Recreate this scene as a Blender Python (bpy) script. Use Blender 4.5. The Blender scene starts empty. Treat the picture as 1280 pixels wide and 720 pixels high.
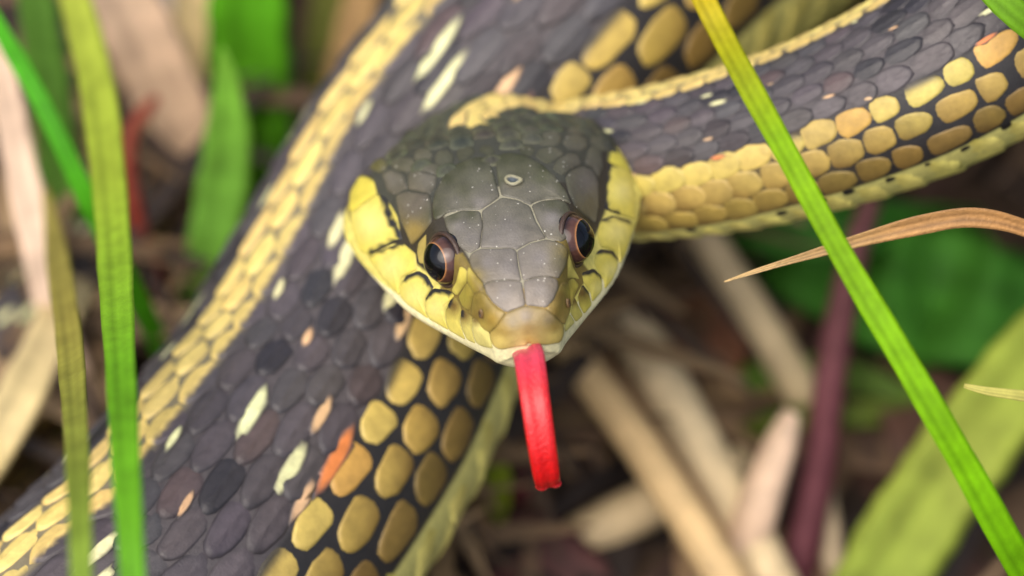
import bpy, math, random
import numpy as np
from mathutils import Vector
from mathutils.bvhtree import BVHTree

# one Blender unit = one centimetre (macro scene)
random.seed(7); rng = np.random.default_rng(7)
SC = bpy.context.scene
SC.unit_settings.system = 'METRIC'; SC.unit_settings.scale_length = 0.01; SC.unit_settings.length_unit = 'CENTIMETERS'

# ------------------------------------------------------------------ camera, sky, sun, exposure
PITCH = math.radians(55); DIST = 30.0; PPC = 196.0          # photo pixels per cm in the focus plane
O = np.array([0, 0, 4.7])                                   # point looked at, above the ground
X = np.array([1., 0, 0]); U = np.array([0, math.sin(PITCH), math.cos(PITCH)]); F = np.array([0, math.cos(PITCH), -math.sin(PITCH)])
CAM = O - F * DIST
cd = bpy.data.cameras.new('camera'); cam = bpy.data.objects.new('camera', cd); SC.collection.objects.link(cam)
cam.location = CAM; cam.rotation_euler = (math.radians(90) - PITCH, 0, 0)
cd.sensor_width = 36; cd.lens = 36 * DIST / (1280 / PPC)
cd.clip_start = 0.5; cd.clip_end = 5000
cd.dof.use_dof = True; cd.dof.focus_distance = DIST - 0.16
cd.dof.aperture_fstop = cd.lens * 1e-3 / (2 * 0.50)          # entrance pupil radius in cm
SC.camera = cam

SUN_EL, SUN_AZ = math.radians(64), math.radians(222)         # azimuth from +y towards +x
w = bpy.data.worlds.new('World'); SC.world = w; w.use_nodes = True
nt = w.node_tree; sky = nt.nodes.new('ShaderNodeTexSky'); sky.sky_type = 'NISHITA'; sky.sun_disc = False
sky.sun_elevation = SUN_EL; sky.sun_rotation = SUN_AZ; sky.dust_density = 5.0; sky.air_density = 0.7; sky.ozone_density = 0.5
nt.links.new(sky.outputs[0], nt.nodes['Background'].inputs[0]); nt.nodes['Background'].inputs[1].default_value = 0.13
sd = bpy.data.lights.new('sun', 'SUN'); sun = bpy.data.objects.new('sun', sd); SC.collection.objects.link(sun)
sd.energy = 1.5; sd.angle = math.radians(65); sd.color = (1, 0.95, 0.87)
sdir = Vector((math.cos(SUN_EL) * math.sin(SUN_AZ), math.cos(SUN_EL) * math.cos(SUN_AZ), math.sin(SUN_EL)))
sun.rotation_euler = sdir.to_track_quat('Z', 'Y').to_euler(); sun.location = sdir * 100
SC.view_settings.view_transform = 'Standard'; SC.view_settings.look = 'None'; SC.view_settings.gamma = 1
SC.view_settings.exposure = 0.86

# ------------------------------------------------------------------ helpers
def lin(c):
    c = np.asarray(c, float) / 255
    return np.where(c <= 0.04045, c / 12.92, ((c + 0.055) / 1.055) ** 2.4)
def norm(v): v = np.asarray(v, float); return v / (np.linalg.norm(v, axis=-1, keepdims=True) + 1e-12)
def P(px, py, d=None, z=None):
    """world point seen at photo pixel (px,py), d cm behind the focus plane or at height z"""
    a = (px - 640) / PPC / DIST; b = (360 - py) / PPC / DIST
    r = F + a * X + b * U
    t = DIST + d if d is not None else (z - CAM[2]) / r[2]
    return CAM + r * t
def depth(p): return float(np.dot(np.asarray(p) - CAM, F))
def proj(p):
    v = np.asarray(p) - CAM; t = v @ F
    return 640 + (v @ X) / t * DIST * PPC, 360 - (v @ U) / t * DIST * PPC
def pxcm(p): return depth(p) / DIST / PPC                    # cm per photo pixel at a point
def cr(ctrl, n):
    """Catmull-Rom through control rows, n samples per span"""
    c = np.asarray(ctrl, float); c = np.vstack([2 * c[0] - c[1], c, 2 * c[-1] - c[-2]])
    out = []
    for i in range(1, len(c) - 2):
        p0, p1, p2, p3 = c[i - 1:i + 3]
        for k in range(n):
            t = k / n
            out.append(0.5 * (2 * p1 + (p2 - p0) * t + (2 * p0 - 5 * p1 + 4 * p2 - p3) * t * t + (3 * p1 - p0 - 3 * p2 + p3) * t ** 3))
    out.append(c[-2]); return np.array(out)
def resample(pts, s, sn): return np.stack([np.interp(sn, s, pts[:, i]) for i in range(pts.shape[1])], 1)
def mesh(name, V, Fc, mat, col=None, parent=None, smooth=True):
    me = bpy.data.meshes.new(name); me.from_pydata(np.asarray(V).tolist(), [], [list(map(int, f)) for f in Fc])
    if col is not None:
        a = me.color_attributes.new('Col', 'FLOAT_COLOR', 'POINT')
        c = np.ones((len(V), 4), np.float32); c[:, :3] = col
        a.data.foreach_set('color', c.ravel())
    if smooth: me.polygons.foreach_set('use_smooth', [True] * len(me.polygons))
    me.materials.append(mat); me.update()
    o = bpy.data.objects.new(name, me); SC.collection.objects.link(o)
    if parent is not None: o.parent = parent
    return o
def tag(o, label=None, cat=None, group=None, kind=None):
    for k, v in (('label', label), ('category', cat), ('group', group), ('kind', kind)):
        if v: o[k] = v
    return o
def thing(name, loc, label, cat, group=None):
    o = bpy.data.objects.new(name, None); SC.collection.objects.link(o); o.empty_display_size = 0.5
    o.location = loc; return tag(o, label, cat, group)
def adopt(child, root):                                      # parent, keeping world-space vertices
    child.parent = root; child.matrix_parent_inverse = root.matrix_world.inverted() if root.matrix_world.translation.length else \
        __import__('mathutils').Matrix.Translation(-Vector(root.location))
    return child

def mixc(a, b, t): t = np.clip(np.asarray(t, float), 0, 1)[..., None]; return a * (1 - t) + b * t
# ------------------------------------------------------------------ materials
def attr_mat(name, rough=0.45, noise_scale=8.0, noise_amt=0.25, bump=0.0, bump_scale=60, spec=0.5, transl=0.0, coat=0.0, dust=0.0, sss=0.0, streak=None, rvar=0.1):
    m = bpy.data.materials.new(name); m.use_nodes = True; n = m.node_tree.nodes; l = m.node_tree.links
    b = n['Principled BSDF']; out = n['Material Output']
    at = n.new('ShaderNodeAttribute'); at.attribute_name = 'Col'
    tc = n.new('ShaderNodeTexCoord'); vec = tc.outputs['Object']
    nz = n.new('ShaderNodeTexNoise'); nz.inputs['Scale'].default_value = noise_scale; nz.inputs['Detail'].default_value = 6; nz.inputs['Roughness'].default_value = 0.65
    l.new(vec, nz.inputs['Vector'])
    mr = n.new('ShaderNodeMapRange'); mr.inputs[1].default_value = 0.25; mr.inputs[2].default_value = 0.75
    mr.inputs[3].default_value = 1 - noise_amt; mr.inputs[4].default_value = 1 + noise_amt
    l.new(nz.outputs['Fac'], mr.inputs[0])
    mx = n.new('ShaderNodeMix'); mx.data_type = 'RGBA'; mx.blend_type = 'MULTIPLY'; mx.inputs[0].default_value = 1
    l.new(at.outputs['Color'], mx.inputs[6]); l.new(mr.outputs[0], mx.inputs[7])
    colout = mx.outputs[2]
    if dust:
        vo = n.new('ShaderNodeTexVoronoi'); vo.inputs['Scale'].default_value = 24; vo.inputs['Randomness'].default_value = 1
        l.new(vec, vo.inputs['Vector'])
        wn = n.new('ShaderNodeMath'); wn.operation = 'MULTIPLY'; wn.inputs[1].default_value = 0.16
        sep = n.new('ShaderNodeSeparateColor'); l.new(vo.outputs['Color'], sep.inputs[0])
        l.new(sep.outputs[0], wn.inputs[0])
        lt = n.new('ShaderNodeMath'); lt.operation = 'LESS_THAN'; l.new(vo.outputs['Distance'], lt.inputs[0]); l.new(wn.outputs[0], lt.inputs[1])
        ml = n.new('ShaderNodeMath'); ml.operation = 'MULTIPLY'; ml.inputs[1].default_value = dust; l.new(lt.outputs[0], ml.inputs[0])
        m2 = n.new('ShaderNodeMix'); m2.data_type = 'RGBA'; l.new(ml.outputs[0], m2.inputs[0]); l.new(colout, m2.inputs[6])
        m2.inputs[7].default_value = (0.55, 0.53, 0.45, 1); colout = m2.outputs[2]
    l.new(colout, b.inputs['Base Color'])
    b.inputs['Specular IOR Level'].default_value = spec
    rr = n.new('ShaderNodeMapRange'); rr.inputs[3].default_value = max(0.02, rough - rvar); rr.inputs[4].default_value = rough + rvar
    n3 = n.new('ShaderNodeTexNoise'); n3.inputs['Scale'].default_value = noise_scale * 2.3; n3.inputs['Detail'].default_value = 4
    l.new(vec, n3.inputs['Vector']); l.new(n3.outputs['Fac'], rr.inputs[0]); l.new(rr.outputs[0], b.inputs['Roughness'])
    b.inputs['Coat Weight'].default_value = coat; b.inputs['Coat Roughness'].default_value = 0.15
    if sss: b.inputs['Subsurface Weight'].default_value = sss; b.inputs['Subsurface Radius'].default_value = (0.08, 0.04, 0.02); b.inputs['Subsurface Scale'].default_value = 1.0
    if bump:
        n2 = n.new('ShaderNodeTexNoise'); n2.inputs['Scale'].default_value = bump_scale; n2.inputs['Detail'].default_value = 5
        l.new(vec, n2.inputs['Vector']); bp = n.new('ShaderNodeBump'); bp.inputs['Strength'].default_value = bump; bp.inputs['Distance'].default_value = 0.02
        l.new(n2.outputs['Fac'], bp.inputs['Height']); l.new(bp.outputs[0], b.inputs['Normal'])
    if transl:
        tr = n.new('ShaderNodeBsdfTranslucent'); l.new(colout, tr.inputs['Color'])
        ms = n.new('ShaderNodeMixShader'); ms.inputs[0].default_value = transl
        l.new(b.outputs[0], ms.inputs[1]); l.new(tr.outputs[0], ms.inputs[2]); l.new(ms.outputs[0], out.inputs['Surface'])
    return m
M_skin = attr_mat('snake_skin', 0.55, 20, 0.25, 0.3, 90)
M_scale = attr_mat('snake_scale', 0.50, 10, 0.28, 0.22, 60, rvar=0.12)
M_plate = attr_mat('snake_head_plate', 0.47, 6, 0.30, 0.30, 70, dust=0.75, rvar=0.12)
M_lip = attr_mat('snake_lip_scale', 0.46, 14, 0.14, 0.25, 80, sss=0.04, rvar=0.1)
M_tongue = attr_mat('tongue_flesh', 0.36, 26, 0.28, 0.5, 50, coat=0.15, sss=0.2)
M_eye = attr_mat('eye_gloss', 0.12, 30, 0.30, 0.0, coat=.12, rvar=0.02, spec=.35); M_eye.node_tree.nodes['Principled BSDF'].inputs['Coat Roughness'].default_value = 0.03
M_grass = attr_mat('green_blade', 0.55, 5, 0.28, 0.3, 40, transl=0.35, spec=.15)
M_straw = attr_mat('dry_blade', 0.65, 4, 0.30, 0.5, 40, transl=0.08)
M_litter = attr_mat('litter', 0.75, 2, 0.35, 0.4, 20)

# ------------------------------------------------------------------ ground
def ground():
    n = 121; g = np.sinh(np.linspace(-5.2, 5.2, n)) * 3.3; gx, gy = np.meshgrid(g, g + 3)
    h = 0.05 * np.sin(gx * 1.7) * np.sin(gy * 1.3 + 1) - 0.09
    V = np.stack([gx.ravel(), gy.ravel(), h.ravel()], 1)
    Fc = [(j * n + i, j * n + i + 1, (j + 1) * n + i + 1, (j + 1) * n + i) for j in range(n - 1) for i in range(n - 1)]
    m = bpy.data.materials.new('soil'); m.use_nodes = True; nn = m.node_tree.nodes; l = m.node_tree.links; b = nn['Principled BSDF']
    tc = nn.new('ShaderNodeTexCoord'); nz = nn.new('ShaderNodeTexNoise'); nz.inputs['Scale'].default_value = 1.1; nz.inputs['Detail'].default_value = 8; l.new(tc.outputs['Object'], nz.inputs['Vector'])
    rp = nn.new('ShaderNodeValToRGB'); e = rp.color_ramp.elements
    e[0].position = 0.35; e[0].color = (*lin((30, 22, 17)), 1); e[1].position = 0.7; e[1].color = (*lin((92, 70, 50)), 1)
    l.new(nz.outputs['Fac'], rp.inputs[0]); l.new(rp.outputs[0], b.inputs['Base Color']); b.inputs['Roughness'].default_value = 0.9
    n2 = nn.new('ShaderNodeTexNoise'); n2.inputs['Scale'].default_value = 9; n2.inputs['Detail'].default_value = 8; l.new(tc.outputs['Object'], n2.inputs['Vector'])
    bp = nn.new('ShaderNodeBump'); bp.inputs['Distance'].default_value = 0.15; l.new(n2.outputs['Fac'], bp.inputs['Height']); l.new(bp.outputs[0], b.inputs['Normal'])
    o = mesh('ground', V, Fc, m); o['kind'] = 'structure'
ground()

# ------------------------------------------------------------------ blades, stalks, leaves
CAMDIR = -F
def loft(rings, closed_ends=True):
    """rings: (m, k, 3) closed profiles -> V, F"""
    m, k, _ = rings.shape; V = rings.reshape(-1, 3)
    Fc = [(i * k + j, i * k + (j + 1) % k, (i + 1) * k + (j + 1) % k, (i + 1) * k + j) for i in range(m - 1) for j in range(k)]
    if closed_ends: Fc += [tuple(range(k))[::-1], tuple((m - 1) * k + j for j in range(k))]
    return V, Fc
def blade_rings(C, W, T, face, fold=0.18, twist=0.0, nacross=7):
    tan = norm(np.gradient(C, axis=0)); m = len(C)
    face = np.asarray(face, float); face = np.tile(face, (m, 1)) if face.ndim == 1 else face
    side = norm(np.cross(tan, face)); nor = norm(np.cross(side, tan))
    if twist:
        an = twist * np.linspace(-1, 1, m)[:, None]
        side, nor = side * np.cos(an) + nor * np.sin(an), nor * np.cos(an) - side * np.sin(an)
    x = np.linspace(-1, 1, nacross)
    up = [(xx, fold * abs(xx) * 0.5) for xx in x]
    prof_t = []; 
    for xx, h in up: prof_t.append((xx, h, 1))
    for xx, h in up[::-1]: prof_t.append((xx * 0.98, h, -1))
    R = np.zeros((m, len(prof_t), 3))
    for j, (xx, h, sgn) in enumerate(prof_t):
        th = T * (1 - 0.8 * abs(xx))
        R[:, j] = C + side * (W[:, None] / 2 * xx) + nor * (W[:, None] * h + sgn * th[:, None] / 2)
    return R, np.array([p[0] for p in prof_t])
def colramp(stops, t):
    ts = [s[0] for s in stops]; cs = np.array([lin(s[1]) for s in stops])
    return np.stack([np.interp(t, ts, cs[:, i]) for i in range(3)], -1)
def ctrl3(pts):
    """rows (px,py,('d'|'z',value),width_px) -> world xyz + width cm"""
    out = []
    for px, py, (k, v), wpx in pts:
        p = P(px, py, **{k: v}); out.append([*p, wpx * pxcm(p)])
    return np.array(out)
def d(v): return ('d', v)
def z(v): return ('z', v)
def blade(name, label, cat, pts, stops, mat=None, thick=0.018, face=None, fold=0.18, twist=0.0, streak=0.12, group=None, n=14, tip0=False, tip1=False):
    c = cr(ctrl3(pts), n); s = np.r_[0, np.cumsum(np.linalg.norm(np.diff(c[:, :3], axis=0), axis=1))]
    t = np.linspace(0, 1, len(c)); c = resample(c, s / s[-1], t); W = np.maximum(c[:, 3], 0.01) * (1 + .03 * np.sin(t * 37 + len(label)) + .02 * np.sin(t * 91))
    R, xs = blade_rings(c[:, :3], W, np.minimum(thick, W * 0.4), CAMDIR if face is None else face, fold, twist)
    V, Fc = loft(R)
    col = colramp(stops, t)[:, None, :] * (1 + streak * np.sin(xs * 9 + 1.3) + streak * 0.7 * np.sin(xs * 23))[None, :, None] * (1 + .07 * np.sin(t * 19 + len(label)) + .05 * np.sin(t * 53))[:, None, None]
    o = mesh(name, V, Fc, mat or M_grass, col.reshape(-1, 3))
    return tag(o, label, cat, group)
def stalk(name, label, cat, pts, stops, mat=None, group=None, flat=0.8, n=14, nodes=()):
    c = cr(ctrl3(pts), n); s = np.r_[0, np.cumsum(np.linalg.norm(np.diff(c[:, :3], axis=0), axis=1))]
    t = np.linspace(0, 1, len(c)); c = resample(c, s / s[-1], t); W = np.maximum(c[:, 3], 0.01).copy()
    for q in nodes: W *= 1 + 0.18 * np.exp(-((t - q) / 0.02) ** 2)
    C = c[:, :3]; tan = norm(np.gradient(C, axis=0)); side = norm(np.cross(tan, CAMDIR)); nor = np.cross(side, tan)
    an = np.linspace(0, 2 * math.pi, 12, endpoint=False); rad = 1 + 0.05 * np.cos(an * 5)
    R = C[:, None] + W[:, None, None] / 2 * rad[None, :, None] * (np.cos(an)[None, :, None] * side[:, None] + flat * np.sin(an)[None, :, None] * nor[:, None])
    V, Fc = loft(R); col = colramp(stops, t)[:, None, :] * (1 + 0.12 * np.sin(an * 4 + 1))[None, :, None]
    return tag(mesh(name, V, Fc, mat or M_straw, col.reshape(-1, 3)), label, cat, group)

# ------------------------------------------------------------------ SNAKE: head frame
A_H, YAW, ROLL = math.radians(36), math.radians(4.3), math.radians(6.5)
def camvec(v): return v[0] * X + v[1] * U - v[2] * F         # (right, up, towards the camera)
def rollv(v): c, s = math.cos(ROLL), math.sin(ROLL); return np.array([v[0] * c - v[1] * s, v[0] * s + v[1] * c, v[2]])
f0 = np.array([0, -math.sin(A_H), math.cos(A_H)]); n0 = np.array([0, math.cos(A_H), math.sin(A_H)]); r0 = np.array([1., 0, 0])
f1 = f0 * math.cos(YAW) + r0 * math.sin(YAW); r1 = r0 * math.cos(YAW) - f0 * math.sin(YAW)
HF, HN, HR = camvec(rollv(f1)), camvec(rollv(n0)), camvec(rollv(r1))
H0 = P(657, 405, d=-0.55)
NC = -0.13
#        t     wt   ne   nt   wm   nm    wl   nl    wj   nj    nb
HT = np.array([
    [0.000, .10, .04, .06, .15, -.08, .165, -.20, .12, -.25, -.28],
    [0.015, .14, .065, .085, .18, -.08, .195, -.225, .15, -.29, -.33],
    [0.060, .17, .09, .11, .205, -.07, .22, -.25, .18, -.33, -.385],
    [0.180, .22, .14, .17, .26, -.05, .265, -.28, .21, -.37, -.43],
    [0.350, .28, .19, .22, .33, -.04, .36, -.32, .30, -.41, -.49],
    [0.500, .33, .21, .25, .39, -.04, .455, -.34, .38, -.43, -.52],
    [0.660, .38, .235, .275, .45, -.03, .57, -.35, .48, -.45, -.54],
    [0.860, .42, .255, .30, .53, -.03, .70, -.35, .60, -.47, -.57],
    [1.150, .44, .27, .32, .63, -.02, .825, -.34, .72, -.48, -.59],
    [1.450, .46, .27, .33, .72, -.01, .94, -.31, .83, -.46, -.59],
    [1.700, .49, .24, .30, .80, .01, 1.00, -.28, .88, -.43, -.57],
    [1.980, .52, .12, .16, .84, -.03, .96, -.27, .85, -.40, -.56],
    [2.150, .42, .01, .04, .64, -.10, .70, -.28, .62, -.40, -.56],
    [2.300, .32, -.06, -.02, .42, -.14, .46, -.28, .42, -.42, -.56]])
NR = 160; HALF = NR // 2
def head_profile(t):
    q = [np.interp(t, HT[:, 0], HT[:, i]) for i in range(1, 11)]
    # smooth table interpolation
    e = 0.004 + 0.075 * min(1, max(t, 0) / .22)
    q = np.mean([[np.interp(min(max(t + k * e, 0), 2.30), HT[:, 0], HT[:, i]) for i in range(1, 11)] for k in (-1, -.75, -.5, -.25, 0, .25, .5, .75, 1)], axis=0)
    wt, ne, ntp, wm, nm, wl, nl, wj, nj, nb = q
    c = [(0, ntp), (wt * .55, ntp - .012), (wt, ne), ((wt + wm) / 2 + .015, (ne + nm) / 2 + .02), (wm, nm), ((wm + wl) / 2 + .012, (nm + nl) / 2 + .015), (wl, nl), (wl * .96, nl - .05), (wj, nj), (wj * .55, nb + (nj - nb) * .25), (0, nb)]
    c = np.vstack([(-c[1][0], c[1][1]), c, (-c[-2][0], c[-2][1])])
    p = cr(c, 10)[10:-10]
    s = np.r_[0, np.cumsum(np.linalg.norm(np.diff(p, axis=0), axis=1))]
    return resample(p, s / s[-1], np.linspace(0, 1, HALF + 1))   # right half, top -> bottom
def circ_profile(R):
    a = np.linspace(0, math.pi, HALF + 1)
    rr = np.where(a > 1.9, 1 - 0.10 * np.sin(np.clip((a - 1.9) / (math.pi - 1.9), 0, 1) * math.pi / 2), 1)
    return np.stack([R * np.sin(a) * 1.0, R * rr * np.cos(a)], 1)
def full_ring(h): return np.vstack([h, np.stack([-h[1:-1][::-1, 0], h[1:-1][::-1, 1]], 1)])

# body path: (px, py, depth or height, radius, dorsal direction in camera terms)
def Hc(t): return H0 - t * HF + NC * HN
nloc = rollv(n0); G = (0, .57, .82)
A_D = (-.70, .44, .57)
ctl = [(Hc(1.6), .5, nloc), (Hc(1.95) - .03 * HN, .46, nloc), (Hc(2.2) - .10 * HN, .44, nloc),
    (P(640, 205, d=1.72), .45, (.1, .80, .60)), (P(690, 212, d=1.9), .47, (.12, .82, .56)), (P(745, 214, d=1.78), .50, (.15, .85, .50)),
    (P(820, 207, d=1.5), .53, (-.05, .90, .42)), (P(920, 190, d=1.3), .57, (-.15, .93, .30)), (P(1010, 166, d=1.15), .60, (-.3, .92, .20)),
    (P(1100, 133, d=1.05), .64, (-.4, .9, .16)), (P(1185, 90, d=1.0), .68, (-.5, .82, .16)), (P(1290, 15, d=1.1), .74, (-.6, .75, .20)),
    (P(1420, -110, d=1.9), .85, (-.5, .75, .45)), (P(1450, -250, d=3.6), .98, G), (P(1280, -310, z=2.85), 1.05, G),
    (P(1060, -210, z=2.45), 1.08, (-.3, .7, .6)), (P(880, -85, z=3.05), 1.1, (-.55, .6, .55)), (P(740, 25, z=3.25), 1.12, (-.64, .50, .56)),
    (P(640, 130, z=3.10), 1.12, A_D), (P(560, 240, z=2.85), 1.12, A_D), (P(478, 385, z=2.6), 1.13, (-.66, .42, .63)), (P(402, 532, z=2.45), 1.17, (-.65, .42, .66)),
    (P(308, 660, z=2.45), 1.20, (-.62, .46, .66)), (P(195, 780, z=2.45), 1.20, (-.56, .50, .66)), (P(40, 890, z=2.43), 1.12, (-.5, .6, .6)),
    (P(-180, 950, z=2.0), 1.0, G), (P(-320, 840, z=1.5), .92, G), (P(-230, 650, z=1.0), .84, G), (P(-70, 530, z=.75), .75, (-.3, .5, .8)),
    (P(55, 385, z=.64), .66, (-.35, .45, .8)), (P(165, 215, z=.55), .57, (-.4, .4, .8)), (P(255, 40, z=.44), .46, G), (P(340, -130, z=.31), .33, G), (P(430, -260, z=.12), .12, G)]
rows = np.array([[*c, r, *camvec(np.array(dv, float))] for c, r, dv in ctl])
raw = cr(rows, 24); s_ = np.r_[0, np.cumsum(np.linalg.norm(np.diff(raw[:, :3], axis=0), axis=1))]
# head stations t=0..1.6 followed by body stations
DS = 0.036
th_head = np.r_[0, .004, .012, .022, .035, .05, np.arange(.07, 1.6, .02)]
sb = np.arange(0, s_[-1], DS); body = resample(raw, s_, sb)
tb = norm(np.gradient(body[:, :3], axis=0))
rings = []; ring_s = []; ring_R = []
h0_ = full_ring(head_profile(0)); hc_ = h0_.mean(0)
for q, b_ in ((.03, 1.0), (.3, .95), (.55, .83), (.75, .64), (.9, .36)):       # rounded snout tip
    h = hc_ + (h0_ - hc_) * q; rings.append(H0 + .045 * b_ * HF + h[:, :1] * HR + h[:, 1:] * HN); ring_s.append(-1.6 - .02 * b_); ring_R.append(.5)
for t in th_head:
    h = full_ring(head_profile(t)); rings.append(H0 - t * HF + h[:, :1] * HR + h[:, 1:] * HN); ring_s.append(t - 1.6); ring_R.append(.5)
for i in range(len(sb)):
    s = sb[i]; bl = min(max((s - 0.40) / 0.40, 0), 1); bl = bl * bl * (3 - 2 * bl)
    hp = head_profile(min(1.6 + s, 2.30)); hp = np.stack([hp[:, 0], hp[:, 1] - NC + float(np.interp(s, [0, .35, .6], [0, .03, .10]))], 1)
    h = full_ring(hp * (1 - bl) + circ_profile(body[i, 3]) * bl)
    T = tb[i]; D = body[i, 4:7]; D = norm(D - T * (D @ T)); L = np.cross(T, D)           # right of the snake as seen in the head frame
    if i == 0: flip = 1 if L @ HR > 0 else -1
    rings.append(body[i, :3] + h[:, :1] * L * flip + h[:, 1:] * D); ring_s.append(s); ring_R.append(body[i, 3])
rings = np.array(rings); ring_s = np.array(ring_s); ring_R = np.array(ring_R)
def surf(s, th):
    """points on the body surface: s = cm behind the head joint, th = angle from the back (rad, + = right side)"""
    s = np.asarray(s, float); th = np.asarray(th, float)
    i = np.clip(np.searchsorted(ring_s, s) - 1, 0, len(ring_s) - 2); a = np.clip((s - ring_s[i]) / (ring_s[i + 1] - ring_s[i]), 0, 1)[..., None]
    q = (th / (2 * math.pi) * NR) % NR; j = np.floor(q).astype(int) % NR; b = (q - np.floor(q))[..., None]; j2 = (j + 1) % NR
    return (rings[i, j] * (1 - b) + rings[i, j2] * b) * (1 - a) + (rings[i + 1, j] * (1 - b) + rings[i + 1, j2] * b) * a
def surfn(s, th):
    e = 0.04; ds_ = surf(s + e, th) - surf(s - e, th); dt = surf(s, th + .05) - surf(s, th - .05)
    nrm = norm(np.cross(ds_, dt)); c = np.array([np.interp(s, ring_s, rings[:, :, k].mean(1)) for k in range(3)]); c = np.moveaxis(c, 0, -1)
    sg = np.sign(np.sum(nrm * (surf(s, th) - c), -1, keepdims=True)); return nrm * sg

def gq_(s): return np.interp(s, [5, 9], [1.2, 1.0])             # flanks reach lower on the neck
# --- skin colours of the continuous body
m_, k_ = rings.shape[:2]
V = rings.reshape(-1, 3)
ang = np.arange(NR) / NR * 2 * math.pi; ang = np.where(ang > math.pi, ang - 2 * math.pi, ang); aa = np.abs(ang)
SS = np.repeat(ring_s, NR); AA = np.tile(aa, m_); AG = np.tile(ang, m_)
DEG = math.radians
AN_ = AA / gq_(SS)
skin = np.tile(lin((66, 61, 62)), (len(V), 1))
NECK_END = 3.2                                                # up to here the flanks are tan between the scales
fl = (AN_ > DEG(63)) & (SS > 0.4)
near = np.clip(1 - (SS - 2.2) / 1.4, 0, 1)
skin[fl] = (lin((32, 30, 30))[None] * (1 - near[fl, None]) + lin((120, 100, 45))[None] * near[fl, None])
st = (AA < DEG(13)) & (SS > 0.36); skin[st] = lin((112, 104, 82))
ve = (AN_ > DEG(106)) & (SS > 0.2); skin[ve] = lin((188, 182, 105))
hd = SS < 0.25
fr = AA / math.pi
hc = np.where((fr < .20)[:, None], lin((140, 136, 114))[None], lin((48, 42, 30))[None])
hc = np.where((fr > .42)[:, None], lin((206, 194, 100))[None], hc)
hc = np.where(((SS > -.52) & (fr < .36))[:, None], lin((58, 58, 48))[None], hc)
hc = np.where(((fr > .56) | ((fr > .53) & (SS < -1.2)))[:, None], lin((222, 214, 165))[None], hc)
hc = np.where(((fr > .475) & (fr < .487))[:, None], lin((95, 80, 45))[None], hc)
hc = np.where(((fr <= .395) & (SS < -1.05) & (fr > .2))[:, None], lin((105, 90, 30))[None], hc)
fs_ = (SS < -.95) & (fr > .22) & (fr < .50); hc[fs_] = lin((112, 96, 42))
skin[hd] = hc[hd]
skin[(SS < -1.45) & (fr < .36)] = lin((150, 125, 60))
Fc = [(i * NR + j, i * NR + (j + 1) % NR, (i + 1) * NR + (j + 1) % NR, (i + 1) * NR + j) for i in range(m_ - 1) for j in range(NR)]
Fc += [tuple(range(NR))[::-1], tuple((m_ - 1) * NR + j for j in range(NR))]
SNAKE = thing('snake', tuple(P(400, 530, z=0)), 'dark garter snake with cream back stripe, yellow lips and flicked red tongue, coiled in grass', 'snake')
bodyo = adopt(mesh('body', V, Fc, M_skin, skin), SNAKE)
headN = len(th_head) + 65
hv = rings[:headN].reshape(-1, 3)
BVH = BVHTree.FromPolygons([tuple(v) for v in hv], [(i * NR + j, i * NR + (j + 1) % NR, (i + 1) * NR + (j + 1) % NR, (i + 1) * NR + j) for i in range(headN - 1) for j in range(NR)])
fn_ = np.cross(rings[1:headN, :] - rings[:headN - 1, :], np.roll(rings[:headN - 1], -1, 1) - rings[:headN - 1, :]); vn_ = np.zeros((headN, NR, 3)); vn_[:-1] += fn_; vn_[1:] += fn_; vn_[:-1] += np.roll(fn_, 1, 1); vn_[1:] += np.roll(fn_, 1, 1)
for _ in range(3): vn_ = norm(vn_); vn_ = vn_ + np.roll(vn_, 1, 1) + np.roll(vn_, -1, 1); vn_[1:-1] += vn_[:-2] + vn_[2:]
vn_ = norm(vn_)
BVHALL = BVHTree.FromPolygons([tuple(v) for v in V], [f for f in Fc if len(f) == 4])

# --- head plates: outlines laid on the head surface
def chaikin(p, it=2):
    for _ in range(it):
        q = np.roll(p, -1, 0); p = np.stack([.75 * p + .25 * q, .25 * p + .75 * q], 1).reshape(-1, 2)
    return p
def densify(p, step=5):
    out = []
    for a, b in zip(p, np.roll(p, -1, 0)):
        n = max(1, int(np.linalg.norm(b - a) / step)); out += [a + (b - a) * k / n for k in range(n)]
    return np.array(out)
def on_head(px, py):
    r = norm(F + (px - 640) / PPC / DIST * X + (360 - py) / PPC / DIST * U); h = BVH.ray_cast(Vector(CAM), Vector(r))
    if h[0] is None: return None
    p = np.array(h[0]); i, j = divmod(h[2], NR); ids = [(i, j), (i, (j + 1) % NR), (i + 1, (j + 1) % NR), (i + 1, j)]
    w_ = np.array([1 / (np.linalg.norm(rings[a] - p) + .002) for a in ids]); n_ = norm(sum(k * vn_[a] for k, a in zip(w_, ids)))
    return p, (n_ if n_ @ F < 0 else -n_)
PLPOLY = []
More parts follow.
